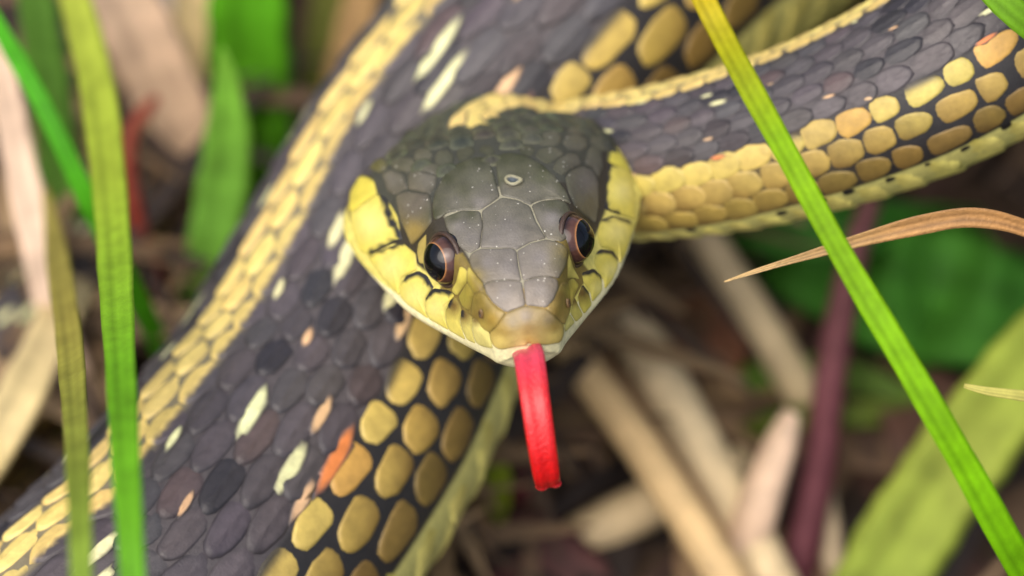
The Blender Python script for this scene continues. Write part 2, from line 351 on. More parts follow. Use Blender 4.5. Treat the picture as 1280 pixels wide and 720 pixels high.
def plate(name, poly, colfun, mat=None, gap=.2, thick=.011, dome=.014):
    PLPOLY.append(np.array(poly, float))
    poly = chaikin(densify(np.array(poly, float), 6), 1); c = poly.mean(0)
    rr = np.linalg.norm(poly - c, axis=1, keepdims=True); n = len(poly); rm = rr.min() / PPC; thick = min(thick, .12 * rm); dome = min(dome, .07 * rm)
    offs = [gap, gap + .8, gap + 2.0, gap + 4.0]; ringsP = [c + (poly - c) * np.maximum(1 - o_ / rr, .3) for o_ in offs] + [c + (poly - c) * np.maximum(1 - (gap + 4) / rr, .3) * q for q in (.8, .6, .4, .2)]
    hs = [.0006, thick * .6, thick * .85, thick] + [thick + dome * (1 - q * q) for q in (.8, .6, .4, .2)]
    q = np.vstack(ringsP + [c[None]]); hh = np.r_[np.repeat(hs, n), thick + dome]
    Vp = np.zeros((len(q), 3)); last = None
    for i, (x, y) in enumerate(q):
        r = on_head(x, y); k = 0
        while r is None and k < 60:
            x += (c[0] - x) * .05; y += (c[1] - y) * .05; r = on_head(x, y); k += 1
        if r is None: return None
        nn_ = r[1] if r[1] @ F < 0 else -r[1]
        Vp[i] = r[0] + nn_ * hh[i] 
    nr = len(ringsP)
    Fq = [(k * n + j, k * n + (j + 1) % n, (k + 1) * n + (j + 1) % n, (k + 1) * n + j) for k in range(nr - 1) for j in range(n)]
    Fq += [((nr - 1) * n + j, (nr - 1) * n + (j + 1) % n, nr * n) for j in range(n)]
    col = colfun(q[:, 0], q[:, 1])
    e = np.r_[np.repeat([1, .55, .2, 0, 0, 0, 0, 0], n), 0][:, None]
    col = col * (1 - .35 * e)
    return adopt(mesh(name, Vp, Fq, mat or M_plate, col), SNAKE)
def field(anchors, pw=2.5, gain=1.0):
    xy = np.array([a[:2] for a in anchors], float); cs = np.array([lin(a[2]) for a in anchors])
    def fn(x, y):
        d2 = (x[:, None] - xy[None, :, 0]) ** 2 + (y[:, None] - xy[None, :, 1]) ** 2 + 4
        w_ = d2 ** (-pw / 2); return (w_ @ cs) / w_.sum(1, keepdims=True) * gain
    return fn
g1 = (92, 90, 88); g2 = (80, 79, 72); ol = (46, 48, 30); ol2 = (60, 61, 46)
crown = field([(560, 225, ol), (575, 208, ol), (600, 200, ol), (545, 250, ol2), (580, 240, ol2), (595, 225, (74, 75, 64)), (570, 255, g2), (610, 240, g2), (600, 256, g1), (545, 268, ol),
    (630, 200, ol), (650, 197, ol), (680, 212, ol), (700, 235, ol2), (650, 220, ol2), (665, 240, g2), (635, 236, g2), (690, 240, g2), (625, 225, (66, 68, 52)), (676, 226, (64, 66, 50)),
    (575, 285, g1), (590, 300, g1), (568, 272, ol2), (590, 268, ol2), (635, 285, g1), (615, 270, g2), (640, 300, (96, 94, 92)), (620, 300, g1), (650, 265, g2),
    (690, 275, (94, 92, 92)), (705, 262, ol2), (690, 256, ol2), (708, 290, g2), (610, 330, (98, 95, 94)), (635, 335, (100, 97, 96)), (593, 330, (82, 78, 66)), (675, 325, (98, 95, 94)), (700, 325, (84, 80, 62)), (707, 318, (100, 90, 50)), (595, 345, (100, 90, 50)),
    (630, 368, (104, 100, 97)), (675, 365, (104, 100, 97)), (615, 366, (98, 92, 84)), (694, 358, (96, 90, 80)), (640, 385, (110, 104, 98)), (670, 378, (108, 102, 96)),
    (520, 260, (80, 76, 70)), (530, 250, (78, 74, 68)), (520, 290, (120, 105, 58)), (733, 230, (88, 85, 82)), (490, 225, (78, 76, 70)), (470, 205, (78, 76, 44)), (535, 225, (76, 74, 68)), (500, 205, (66, 66, 54)), (470, 188, (58, 60, 48)), (555, 200, (60, 61, 50)), (720, 200, (74, 73, 66)), (745, 185, (70, 70, 58)), (760, 215, (66, 66, 58))], gain=np.array([1.4, 1.34, 1.2]))
YL = (200, 186, 82); YP = (212, 200, 118); YD = (176, 156, 60); OLV = (128, 110, 42); BRN = (104, 82, 38)
snout = field([(657, 395, (128, 116, 98)), (640, 402, (132, 118, 88)), (685, 398, (126, 112, 82)), (630, 412, (150, 126, 62)), (660, 410, (136, 112, 62)), (692, 408, (146, 122, 60)), (625, 425, (190, 168, 92)), (660, 424, (172, 148, 78)), (695, 420, (188, 166, 90)), (655, 431, (206, 190, 124)),
    (600, 375, (112, 96, 40)), (610, 385, (122, 104, 48)), (615, 400, (150, 124, 52)), (598, 395, (120, 100, 40)), (606, 405, (170, 148, 66)), (582, 370, (150, 138, 52)), (588, 360, (140, 126, 50)), (575, 345, (200, 186, 84)), (568, 362, (196, 182, 84)), (596, 352, (124, 108, 44)), (600, 362, (116, 98, 42)),
    (700, 370, (122, 100, 48)), (696, 390, (150, 124, 58)), (708, 380, (140, 118, 56)), (705, 355, (112, 96, 48)), (714, 365, (166, 150, 62)), (718, 356, (172, 158, 66)), (714, 332, (196, 180, 90)), (720, 342, (206, 192, 96))])
def lipcol(edges, w=4.0, base=YL, pale=None, dark=(34, 33, 34), brown=None):
    """yellow lip scale with a dark band along part of its upper edge; edges = polylines in photo pixels"""
    def fn(x, y):
        o = np.tile(lin(base), (len(x), 1))
        nz_ = np.sin(x * .31 + y * .17) * np.sin(y * .23 - x * .11); o = o * (1 + .05 * nz_)[:, None]
        if pale is not None: o = mixc(o, np.tile(lin(YP), (len(x), 1)), 1 - np.hypot(x - pale[0], y - pale[1]) / pale[2])
        if brown is not None: o = mixc(o, np.tile(lin(BRN), (len(x), 1)), 1.15 - np.hypot(x - brown[0], y - brown[1]) / brown[2])
        for e in edges:
            best = np.full(len(x), 1e9)
            for (x0, y0), (x1, y1) in zip(e[:-1], e[1:]):
                dx, dy = x1 - x0, y1 - y0; t = np.clip(((x - x0) * dx + (y - y0) * dy) / (dx * dx + dy * dy), 0, 1)
                best = np.minimum(best, np.hypot(x - x0 - t * dx, y - y0 - t * dy))
            o = mixc(o, np.tile(lin(dark), (len(x), 1)), (w + 1.5 * nz_ - best) / 2.0 + .5)
        return o
    return fn
plates = [
 ('crown_scale', [(612,201),(603,196),(587,198),(567,207),(553,222),(543,242),(540,260),(542,276),(552,272),(558,267),(577,263),(600,263),(613,255),(625,246),(622,233),(617,217)]),
 ('crown_scale', [(619,200),(625,193),(640,191),(657,194),(677,205),(695,222),(708,240),(714,256),(708,253),(698,249),(683,249),(668,253),(663,257),(647,249),(627,245),(623,230)]),
 ('crown_scale', [(627,247),(647,250),(663,258),(670,277),(683,298),(663,303),(645,313),(640,310),(600,310),(603,287),(602,264),(613,256)]),
 ('brow_scale', [(555,272),(577,263),(600,264),(604,280),(600,310),(587,317),(575,310),(565,300),(557,283)]),
 ('brow_scale', [(664,257),(677,251),(697,249),(708,253),(713,263),(713,283),(710,297),(702,303),(683,298),(672,277)]),
 ('snout_scale', [(600,311),(640,310),(646,314),(648,333),(652,352),(635,350),(618,351),(605,355),(596,345),(588,333),(586,322),(590,316)]),
 ('snout_scale', [(646,314),(663,304),(683,299),(702,304),(710,312),(708,331),(698,349),(684,345),(669,347),(654,352),(649,334)]),
 ('snout_scale', [(605,355),(618,351),(635,350),(652,352),(655,366),(657,382),(633,391),(625,386),(615,378),(607,366)]),
 ('snout_scale', [(654,352),(669,347),(684,345),(697,349),(698,360),(692,375),(683,385),(657,382),(655,366)]),
 ('temple_scale', [(495,245),(507,239),(538,243),(540,260),(540,277),(533,287),(522,300),(515,307),(500,273)]),
 ('temple_scale', [(477,217),(488,212),(503,217),(510,235),(495,245),(485,240)]),
 ('temple_scale', [(510,217),(523,213),(547,220),(545,233),(538,243),(510,237)]),
 ('temple_scale', [(488,203),(500,195),(517,198),(522,210),(510,217),(492,212)]),
 ('temple_scale', [(523,210),(533,203),(550,205),(555,213),(548,220),(525,213)]),
 ('temple_scale', [(542,198),(548,188),(560,187),(568,195),(567,205),(555,210),(545,205)]),
 ('temple_scale', [(457,200),(470,196),(483,200),(485,210),(475,217),(460,210)]),
 ('temple_scale', [(453,192),(467,180),(483,180),(480,195),(457,198)]),
 ('temple_scale', [(516,196),(522,186),(536,184),(542,194),(538,202),(524,206)]),
 ('temple_scale', [(570,193),(574,184),(586,181),(595,188),(590,196),(574,203)]),
 ('temple_scale', [(598,190),(602,182),(614,182),(620,190),(612,196)]),
 ('temple_scale', [(706,222),(712,214),(727,208),(740,212),(748,228),(748,258),(744,280),(728,268),(718,258),(710,240)]),
 ('temple_scale', [(690,212),(696,200),(710,191),(722,193),(727,205),(712,213),(703,220)]),
 ('temple_scale', [(730,205),(736,184),(744,182),(752,192),(754,210),(748,222),(740,210)]),
 ('temple_scale', [(668,196),(674,186),(690,183),(702,188),(706,193),(692,203),(683,206)]),
 ('temple_scale', [(702,178),(708,170),(722,168),(733,174),(735,184),(726,190),(710,188)]),
 ('temple_scale', [(674,182),(676,168),(688,162),(700,166),(702,177),(696,183),(684,183)]),
 ('temple_scale', [(736,178),(740,169),(752,168),(762,178),(758,190),(750,190)]),
 ('temple_scale', [(708,166),(712,158),(722,157),(732,164),(728,169),(716,169)]),
 ('temple_scale', [(648,191),(652,183),(664,181),(670,189),(664,197)]),
]
for nm, pl in plates: plate(nm, pl, crown, M_plate)
sn = [
 ('snout_tip_scale', [(657,382),(683,386),(694,396),(705,407),(705,418),(701,428),(684,431),(670,431),(650,433),(626,437),(618,434),(613,425),(612,416),(622,407),(633,391)]),
 ('nostril_scale', [(602,364),(607,368),(615,378),(625,387),(633,391),(622,407),(612,416),(603,411),(598,402),(589,394),(590,380),(593,368)]),
 ('nostril_scale', [(683,386),(692,375),(698,360),(702,352),(709,353),(712,366),(714,385),(710,396),(705,407),(694,396)]),
 ('cheek_scale', [(573,371),(584,353),(593,366),(590,380),(588,389),(578,384)]),
 ('cheek_scale', [(575,332),(584,337),(584,353),(571,370),(564,364),(570,352)]),
 ('cheek_scale', [(586,333),(596,345),(605,355),(602,364),(593,367),(584,353),(584,338)]),
 ('cheek_scale', [(709,352),(716,347),(724,356),(718,370),(714,384)]),
 ('cheek_scale', [(711,316),(717,335),(725,350),(716,347),(709,349),(709,330)]),
]
for nm, pl in sn: plate(nm, pl, snout, M_lip, gap=.2)
lips = [
 ([(591,396),(599,401),(612,416),(614,428),(617,436),(605,434),(596,430),(592,422),(590,407)], lipcol([], base=YP, brown=(596,400,9))),
 ([(577,386),(591,396),(590,407),(592,422),(595,430),(584,425),(578,413),(575,401)], lipcol([[(577,388),(577,393)]], w=3, base=(205,192,104), brown=(581,394,15))),
 ([(570,371),(577,385),(575,401),(578,413),(582,425),(561,413),(557,401),(557,388),(563,375)], lipcol([[(566,374),(561,381)]], w=3, base=(204,190,92), brown=(568,382,17))),
 ([(542,360),(563,363),(569,370),(563,375),(557,388),(557,401),(561,413),(536,399),(532,390),(531,375),(535,367)], lipcol([[(533,371),(542,363),(562,364)]], w=4, pale=(545,385,25))),
 ([(523,338),(534,344),(543,360),(535,367),(531,375),(532,390),(536,399),(508,380),(500,371),(500,356),(508,344)], lipcol([[(506,348),(516,341),(532,344),(542,360)]], w=4.5, pale=(520,370,25))),
 ([(460,320),(487,308),(503,303),(520,317),(522,337),(503,347),(499,360),(500,370),(480,350),(464,327)], lipcol([[(464,318),(487,309),(504,304)]], w=2.5, pale=(490,335,25))),
 ([(438,267),(472,242),(483,247),(497,270),(503,300),(487,307),(460,320),(450,313),(440,287)], lipcol([[(478,245),(488,268),(503,300),(487,307),(466,317)]], w=4.0, pale=(465,280,30))),
 ([(436,262),(438,233),(450,217),(467,223),(472,242),(439,266)], lipcol([[(452,217),(467,223)]], w=3, base=(196,182,70), dark=(100,92,44))),
 ([(433,230),(435,215),(443,202),(453,207),(450,217),(438,232)], lipcol([], base=(206,194,96))),
 ([(523,303),(533,292),(533,310),(530,330),(524,329),(521,316)], lipcol([], base=(168,150,80))),
 ([(762,180),(777,186),(787,196),(791,216),(766,206),(758,200)], lipcol([[(760,182),(758,200)]], w=3, base=(196,184,70), dark=(90,86,44))),
 ([(762,206),(789,216),(793,245),(793,275),(787,273),(768,267),(756,262),(758,237)], lipcol([[(760,208),(756,240),(756,262),(770,268)]], w=3.2, pale=(777,240,20))),
 ([(750,275),(766,269),(788,275),(791,281),(788,300),(781,319),(774,331),(774,321),(766,313),(750,309),(746,297)], lipcol([[(752,274),(766,269),(788,276)]], w=4, pale=(770,290,22))),
 ([(750,311),(766,313),(773,323),(772,336),(765,351),(756,362),(754,349),(746,337),(742,329),(744,317)], lipcol([[(744,314),(764,313),(772,322)]], w=4.5, pale=(764,338,16))),
 ([(727,341),(742,335),(752,345),(753,359),(752,365),(740,378),(738,366),(729,353)], lipcol([[(729,342),(742,336),(752,346)]], w=4, pale=(748,360,14))),
 ([(728,355),(736,365),(740,381),(730,393),(724,382),(722,370)], lipcol([[(728,356),(736,366)]], w=3, brown=(727,366,16))),
 ([(718,371),(723,382),(729,394),(720,403),(713,392),(714,384)], lipcol([], base=(200,186,92), brown=(717,376,10))),
 ([(712,392),(719,403),(706,416),(705,407),(709,398)], lipcol([], base=(210,198,112))),
]
for pl, cf in lips: plate('lip_scale', pl, cf, M_lip, gap=.2)

# --- body scales
ROWANG = np.radians([0, 10, 19.6, 29, 38.5, 48, 58, 69, 82.5, 97.5])
ROWW = np.radians([10, 9.8, 9.5, 9.5, 9.5, 9.8, 10.5, 12.3, 14.2, 15])
C_dark = (70, 65, 66); C_black = (34, 32, 35)
def scale_geo(sc, thc, hl, hw, hgt, tilt, colfun, nseg=16, keel=0.0, power=2.4, slant=0.0, base=0.0, rough=.035):
    """one overlapping scale: centre (sc,thc), half length hl (cm), half width hw (rad)"""
    an = np.linspace(0, 2 * math.pi, nseg, endpoint=False)
    ex = np.sign(np.cos(an)) * np.abs(np.cos(an)) ** (2 / power); ey = np.sign(np.sin(an)) * np.abs(np.sin(an)) ** (2 / power)
    ex = ex * (1 + rng.normal(0, rough, nseg)); ey = ey * (1 + rng.normal(0, rough * 1.15, nseg))
    ey = ey * (1 - 0.16 * ex)                                # rear end (ex=+1) a little narrower
    fr_ = np.array([1.0, .93, .78, .55, .28]); A = [ex * q for q in fr_]; B = [ey * q for q in fr_]
    A = np.r_[np.concatenate(A), 0]; B = np.r_[np.concatenate(B), 0]
    r = np.r_[np.repeat(fr_, nseg), 0]
    s = sc + A * hl + slant * B * hl; th = thc + B * hw
    prof = np.interp(r, [0, .5, .8, .93, 1], [1, .95, .72, .45, -.55])
    h = base + hgt * prof + tilt * (A + .2) * (r < .99) + keel * np.exp(-(B / .10) ** 2) * (np.abs(A) < .9)
    Pq = surf(s, th) + surfn(s, th) * h[:, None]
    n = nseg; nr = len(fr_)
    Fq = [(k * n + j, k * n + (j + 1) % n, (k + 1) * n + (j + 1) % n, (k + 1) * n + j) for k in range(nr - 1) for j in range(n)]
    Fq += [((nr - 1) * n + j, (nr - 1) * n + (j + 1) % n, nr * n) for j in range(n)]
    return Pq, Fq, colfun(A, B)
def jit(c, amt=0.10): return np.asarray(c) * (1 + rng.normal(0, amt) * 0.8) * (1 + rng.normal(0, amt * .3, 3))

def scale_color(k, s, sd, i):
    nape = s < 0.75; nearneck = np.clip(1 - (s - 2.4) / 1.3, 0, 1)
    ak = abs(k)
    per = (i + (2 if sd > 0 else 0)) % 4
    if ak == 0 and s > 0.36:
        c = jit(lin((208, 186, 108)), .07); e = lin((150, 130, 80))
        return lambda A, B: mixc(np.tile(c, (len(A), 1)), np.tile(e, (len(A), 1)), (np.abs(B) - .75) * 2)
    if ak == 1 and s > 0.5:
        y = jit(lin((200, 176, 104)), .07); dk = jit(lin(C_dark))
        return lambda A, B: mixc(np.tile(dk, (len(A), 1)), np.tile(y, (len(A), 1)), (-B * np.sign(k) + (.9 if s < 5 else .3)) * 5)
    if s < .85 and ak <= 6 or nape and ak <= 7:
        c = jit(lin((58, 58, 46)), .16); e = jit(lin((84, 86, 62)), .2)
        return lambda A, B: mixc(np.tile(c, (len(A), 1)), np.tile(e, (len(A), 1)), np.hypot(A, B) * 1.4 - .5)
    if ak <= 6:
        c = jit(lin(C_dark), .12); bk = lin(C_black)
        if rng.random() < .16: c = jit(lin((40, 38, 41)))
        if rng.random() < .10: c = c * np.array([1.25, 1.0, .92])
        return lambda A, B: mixc(np.tile(c, (len(A), 1)), np.tile(bk, (len(A), 1)), np.hypot(A, B) * 2.2 - 1.5)
    if ak == 7:
        y = jit(lin((180, 158, 80)), .08); org = lin((205, 110, 40)); dk = lin((60, 55, 42))
        if s > NECK_END + .2 and per == 0: y = mixc(y, org, .25)
        if s > NECK_END and per == 2: 
            return lambda A, B: mixc(np.tile(y, (len(A), 1)), np.tile(dk, (len(A), 1)), (B * np.sign(k) * -1 - .2) * 2)
        return lambda A, B: np.tile(y, (len(A), 1))
    y = jit(lin((160, 136, 66) if ak == 8 else (116, 94, 44)), .09); yn = jit(lin((168, 144, 76) if ak == 8 else (160, 138, 66)), .05); b = lin((104, 80, 36) if ak == 8 else (84, 64, 30)); nn_ = float(nearneck)
    c = y * (1 - nn_) + yn * nn_; bk = lin((30, 27, 24)); blk = s > 3.0; gq = rng.uniform(.6, 1.1); sgk = np.sign(k); cut = rng.uniform(.85, 1.15)
    def fcol(A, B):
        o = mixc(np.tile(c, (len(A), 1)), np.tile(b, (len(A), 1)), gq * np.clip(-A * .45 + .35 * B * sgk + .15 + .25 * np.abs(B), 0, 1))
        if blk: o = mixc(o, np.tile(bk, (len(A), 1)), (-A + .45 * B * sgk * (1 if ak == 9 else -1) - cut) * 5)
        return o
    return fcol

def inpoly(x, y, p):
    c = p.mean(0); p = c + (p - c) * 1.02; x0, y0 = p[:, 0], p[:, 1]; x1, y1 = np.roll(x0, -1), np.roll(y0, -1)
    with np.errstate(divide='ignore', invalid='ignore'): cr_ = ((y0 > y) != (y1 > y)) & (x < (x1 - x0) * (y - y0) / (y1 - y0) + x0)
    return bool(cr_.sum() % 2)
dots = []
pieces = []        # (V, F, C, area_px, centre, normal, kind)
def pitch(s): return 0.345 * np.interp(s, ring_s, ring_R) + 0.0
s = -0.25; si = []
while s < ring_s[-1] - 1.0: si.append(s); s += float(pitch(s)) * float(np.interp(s, [.5, 1.3], [.62, 1]))
si = np.array(si)
for i, s0 in enumerate(si[:-1]):
    p = si[i + 1] - s0; Rr = float(np.interp(s0, ring_s, ring_R))
    if s0 > 26: 
        pass
    for k in range(-9, 10):
        ak = abs(k); sg = np.sign(k) if k else 1
        sc = s0 + (p / 2 if ak % 2 else 0) + rng.normal(0, p * .025)
        if sc < 0.45 and ak > 6: continue
        gg = float(gq_(s0)); th = sg * ROWANG[ak] * gg + rng.normal(0, .006)
        if sc < .5:
            qx, qy = proj(surf(np.array([sc]), np.array([th]))[0])
            if any(inpoly(qx, qy, pl) for pl in PLPOLY) or qy > 215 or (sc < .1 and ak > 4): continue
        wide = ak >= 7
        hw = ROWW[ak] * gg * (0.47 if wide else .57) * (1.0 if ak not in (0,) else .9)
        hl = p * (0.48 if wide else .60); 
        if ak <= 1: hl = p * .53
        if wide: kq = float(np.interp(s0, [2.6, 4.0], [1.3, 1.0])); hw *= kq; hl *= kq
        hw *= rng.uniform(.93, 1.06); hl *= rng.uniform(.94, 1.05)
        pieces.append((scale_geo(sc, th, hl, hw, (.008 if sc > 1.1 else .022) * Rr, ((.013 if not wide else .008) if sc > 1.1 else .026) * Rr, scale_color(k, sc, k, i), keel=(.012 if ak < 7 else 0) * Rr, power=2.3 if not wide else 2.7), sc, th, 'scale'))
    # belly plates: one wide plate for each row
    if s0 > 0.25:
        cv = jit(lin((214, 202, 110)), .04); bk = lin((30, 28, 26)); sp = s0 > 1.9
        def vc(A, B):
            e = np.abs(B); o = np.tile(cv, (len(A), 1))
            o = mixc(o, np.tile(lin((150, 140, 62)), (len(A), 1)), (e - .55) * 1.6 * (A < .2))
            if sp: o = mixc(o, np.tile(bk, (len(A), 1)), 0 * e)
            return o
        if 1.7 < s0 < 14:
            for sg in (-1, 1):
                if rng.random() < .2: continue
                ds1 = rng.uniform(.5, 1.5); dots.append(scale_geo(s0 - p * rng.uniform(.1, .35), sg * DEG(108.5 + rng.normal(0, 1.2)) * gg, p * .13 * ds1, DEG(2.2) * ds1, .002 * Rr, 0, lambda A, B: np.tile(lin((22, 21, 20)), (len(A), 1)), base=.014 * Rr))
        pieces.append((scale_geo(s0, math.pi, p * .60, math.pi - DEG(106) * gg, .004 * Rr, .018 * Rr, vc, nseg=44, power=5), s0, math.pi, 'belly'))
# pale flecks of skin between the dark scales
flecks = []
C_cr = lin((204, 202, 150)); C_pe = lin((196, 160, 116)); C_or = lin((200, 118, 58))
for i in range(8, len(si) - 6, 4):
    s0 = si[i]; p = si[i + 1] - si[i]; Rr = float(np.interp(s0, ring_s, ring_R))
    for sg in (-1, 1):
        off = 0 if sg < 0 else 2 * p
        small = .55 if s0 < 4.5 else 1.0
        for kk, ds_, col, sz in ((2.55, .3, C_cr, 1), (3.5, .75, C_cr, 1.15), (5.45, .2, C_pe, .85), (5.55, 1.0, C_cr, 1.1), (6.45, .55, C_or, 1.1), (1.6, 1.7, C_cr, .6), (3.5, 2.7, C_pe, .5), (6.3, 1.35, C_pe, .8)):
            if rng.random() < .12 or (s0 < 4.5 and rng.random() < .35): continue
            sz = sz * small * rng.uniform(.8, 1.15); c = jit(col, .07)
            flecks.append(scale_geo(s0 + off + ds_ * p + rng.normal(0, p * .08), sg * (np.interp(kk, range(10), ROWANG) * float(gq_(s0)) + rng.normal(0, .012)), p * .50 * sz, ROWW[3] * .30 * min(sz, 1.0), .006 * Rr, 0, lambda A, B, c=c, q=rng.uniform(-.12, .12): mixc(np.tile(c, (len(A), 1)), np.tile(lin(C_dark), (len(A), 1)), (np.hypot(A, B + q * A) - .68) * 3), base=.010 * Rr, power=2.8, slant=.30 * sg, rough=.13))

def join(name, geos, mat, parent):
    Vs, Fs, Cs, n = [], [], [], 0
    for g in geos:
        Vs.append(g[0]); Cs.append(g[2]); Fs += [tuple(i + n for i in f) for f in g[1]]; n += len(g[0])
    return adopt(mesh(name, np.vstack(Vs), Fs, mat, np.vstack(Cs)), parent)
def vis_area(g):
    Vv = g[0]; c = Vv[-1]; v = c - CAM; dist = np.linalg.norm(v); x, y = proj(c)
    if not (-15 < x < 1295 and -15 < y < 735): return 0
    nrm = norm(np.cross(Vv[4] - Vv[0], Vv[8] - Vv[0])); 
    hit = BVHALL.ray_cast(Vector(CAM), Vector(v / dist))
    if hit[0] is not None and hit[3] < dist - .12: return 0
    q = np.array([proj(pp) for pp in Vv[:16]]); 
    return .5 * abs(np.sum(q[:, 0] * np.roll(q[:, 1], -1) - q[:, 1] * np.roll(q[:, 0], -1)))
sc_p = [p_ for p_ in pieces if p_[3] == 'scale']; areas = np.array([vis_area(p_[0]) for p_ in sc_p]); order = np.argsort(-areas)
top = [i for i in order[:295] if areas[i] > 20]; rest = sorted(set(range(len(sc_p))) - set(top))
for i in top: g = sc_p[i][0]; adopt(mesh('scale', g[0], g[1], M_scale, g[2]), SNAKE)
o = join('small_scales', [sc_p[i][0] for i in rest], M_scale, SNAKE); o['kind'] = 'stuff'
for p_ in pieces:
    if p_[3] == 'belly':
        pass
bel = [p_[0] for p_ in pieces if p_[3] == 'belly']
o = join('belly_scales', bel, M_scale, SNAKE); o['kind'] = 'stuff'
o = join('skin_flecks', flecks + dots, M_scale, SNAKE); o['kind'] = 'stuff'

# --- eyes
def eye(side):
    c = H0 - .68 * HF + side * .375 * HR + .10 * HN; ax = norm(side * .85 * HR + .42 * HF + .25 * HN)
    e1 = norm(np.cross(ax, HN)); e2 = np.cross(ax, e1); R = .172
    def cap(a0, a1, nr, bump=1.0, colf=None, lift=0.0):
        an = np.linspace(0, 2 * math.pi, 40, endpoint=False); Vq = []; col = []
        for a in np.linspace(a0, a1, nr):
            for t in an:
                rr = (R + lift) * (1 + .05 * math.exp(-(a / .6) ** 2)); Vq.append(c + rr * (math.cos(a) * ax + math.sin(a) * (math.cos(t) * e1 + math.sin(t) * e2)))
                col.append(colf(a, t))
        n = 40; Fq = [(k * n + j, k * n + (j + 1) % n, (k + 1) * n + (j + 1) % n, (k + 1) * n + j) for k in range(nr - 1) for j in range(n)]
        return np.array(Vq), Fq, np.array(col)
    def eyec(a, t):
        dg = math.degrees(a); gold = lin((150, 104, 64)); br = lin((62, 38, 31)); dk = lin((36, 25, 23)); rim = lin((28, 22, 20))
        up = .5 - .5 * math.sin(t)                    # paler above
        br = br * (1 - .5 * up) + lin((84, 60, 52)) * .5 * up
        return np.array([np.interp(dg, [0, 45, 46, 48.5, 58, 68, 78, 180], [q[i] for q in (gold, gold, gold, br, br, dk, rim, rim)]) for i in range(3)])
    eb = adopt(mesh('eye', *cap(DEG(42), DEG(178), 44, colf=eyec)[:2], M_eye, cap(DEG(42), DEG(178), 44, colf=eyec)[2]), SNAKE)
    Vp, Fp, cp = cap(.001, DEG(44), 14, colf=lambda a, t: lin((7, 7, 8)), lift=.0008)
    pu = mesh('pupil', Vp, Fp, M_eye, cp); pu.parent = eb
    # dark rim of small scales round the eye
    an = np.linspace(0, 2 * math.pi, 48, endpoint=False); bn = np.linspace(0, 2 * math.pi, 8, endpoint=False)
    Rg = np.array([[c + (R * 1.0) * (math.cos(DEG(76)) * ax) + (math.cos(t) * e1 + math.sin(t) * e2) * (R * .99 + .014 * math.cos(b)) + ax * .018 * math.sin(b) for b in bn] for t in an])
    Vr = Rg.reshape(-1, 3); Fr = [(i * 8 + j, i * 8 + (j + 1) % 8, ((i + 1) % 48) * 8 + (j + 1) % 8, ((i + 1) % 48) * 8 + j) for i in range(48) for j in range(8)]
    er = mesh('eye_rim', Vr, Fr, M_lip, np.tile(lin((62, 46, 36)), (len(Vr), 1))); er.parent = eb
eye(-1); eye(1)
# --- nostrils: small dark pits with a raised lip
for (x, y) in ((605, 391), (706, 379)):
    p, nn_ = on_head(x, y); nn_ = nn_ if nn_ @ F < 0 else -nn_
    a1 = norm(np.cross(nn_, HR)); a2 = np.cross(nn_, a1); an = np.linspace(0, 2 * math.pi, 18, endpoint=False); Vq = []; col = []
    for rr, h, c in ((1.0, .016, (112, 88, 48)), (.8, .034, (100, 76, 46)), (.55, .026, (40, 26, 20)), (.3, .004, (8, 6, 5))):
        for t in an: Vq.append(p + nn_ * h + a1 * math.cos(t) * .034 * rr + a2 * math.sin(t) * .017 * rr); col.append(lin(c))
    Vq.append(p + nn_ * .002); col.append(lin((5, 4, 4)))
    Fq = [(k * 18 + j, k * 18 + (j + 1) % 18, (k + 1) * 18 + (j + 1) % 18, (k + 1) * 18 + j) for k in range(3) for j in range(18)] + [(54 + j, 54 + (j + 1) % 18, 72) for j in range(18)]
    adopt(mesh('nostril', np.array(Vq), Fq, M_lip, np.array(col)), SNAKE)
# --- healed nick on the right crown plate
p, nn_ = on_head(640, 229); nn_ = nn_ if nn_ @ F < 0 else -nn_
an = np.linspace(0, 2 * math.pi, 20, endpoint=False); Vq = []; col = []
for rr, h, c in ((1.0, .022, (70, 68, 54)), (.85, .036, (150, 146, 116)), (.62, .034, (140, 136, 110)), (.48, .024, (60, 66, 68))):
    for t in an:
        k = 1 + .5 * max(0, math.cos(t)) ** 4; Vq.append(p + nn_ * h + (HR * math.cos(t) * .050 * k - HF * math.sin(t) * .060 + HF * math.cos(t) * .015) * rr); col.append(lin(c))
Vq.append(p + nn_ * .026); col.append(lin((84, 92, 96)))
Fq = [(k * 20 + j, k * 20 + (j + 1) % 20, (k + 1) * 20 + (j + 1) % 20, (k + 1) * 20 + j) for k in range(3) for j in range(20)] + [(60 + j, 60 + (j + 1) % 20, 80) for j in range(20)]
adopt(mesh('scar', np.array(Vq), Fq, M_plate, np.array(col)), SNAKE)
# --- tongue
tc_ = cr(np.array([[*P(654, 425, d=-.1), .19], [*P(658, 437, d=-.45), .195], [*P(662, 450, d=-.66), .195], [*P(669, 500, d=-.82), .185], [*P(677, 555, d=-.80), .178], [*P(683, 594, d=-.68), .168], [*P(686, 608, d=-.55), .150]]), 10)
C = tc_[:, :3]; W = tc_[:, 3]; tan = norm(np.gradient(C, axis=0)); side = norm(np.cross(tan, -F)); nor = np.cross(side, tan)
prof = []
for a in np.linspace(0, 2 * math.pi, 28, endpoint=False):
    x, y = math.cos(a), math.sin(a); prof.append((np.sign(x) * abs(x) ** .8, y * .30 * (1 - .55 * math.exp(-(x / .22) ** 2))))
prof = np.array(prof)
R = C[:, None] + W[:, None, None] / 2 * (prof[None, :, :1] * side[:, None] + prof[None, :, 1:] * nor[:, None])
Vt, Ft = loft(R); tt = np.linspace(0, 1, len(C))
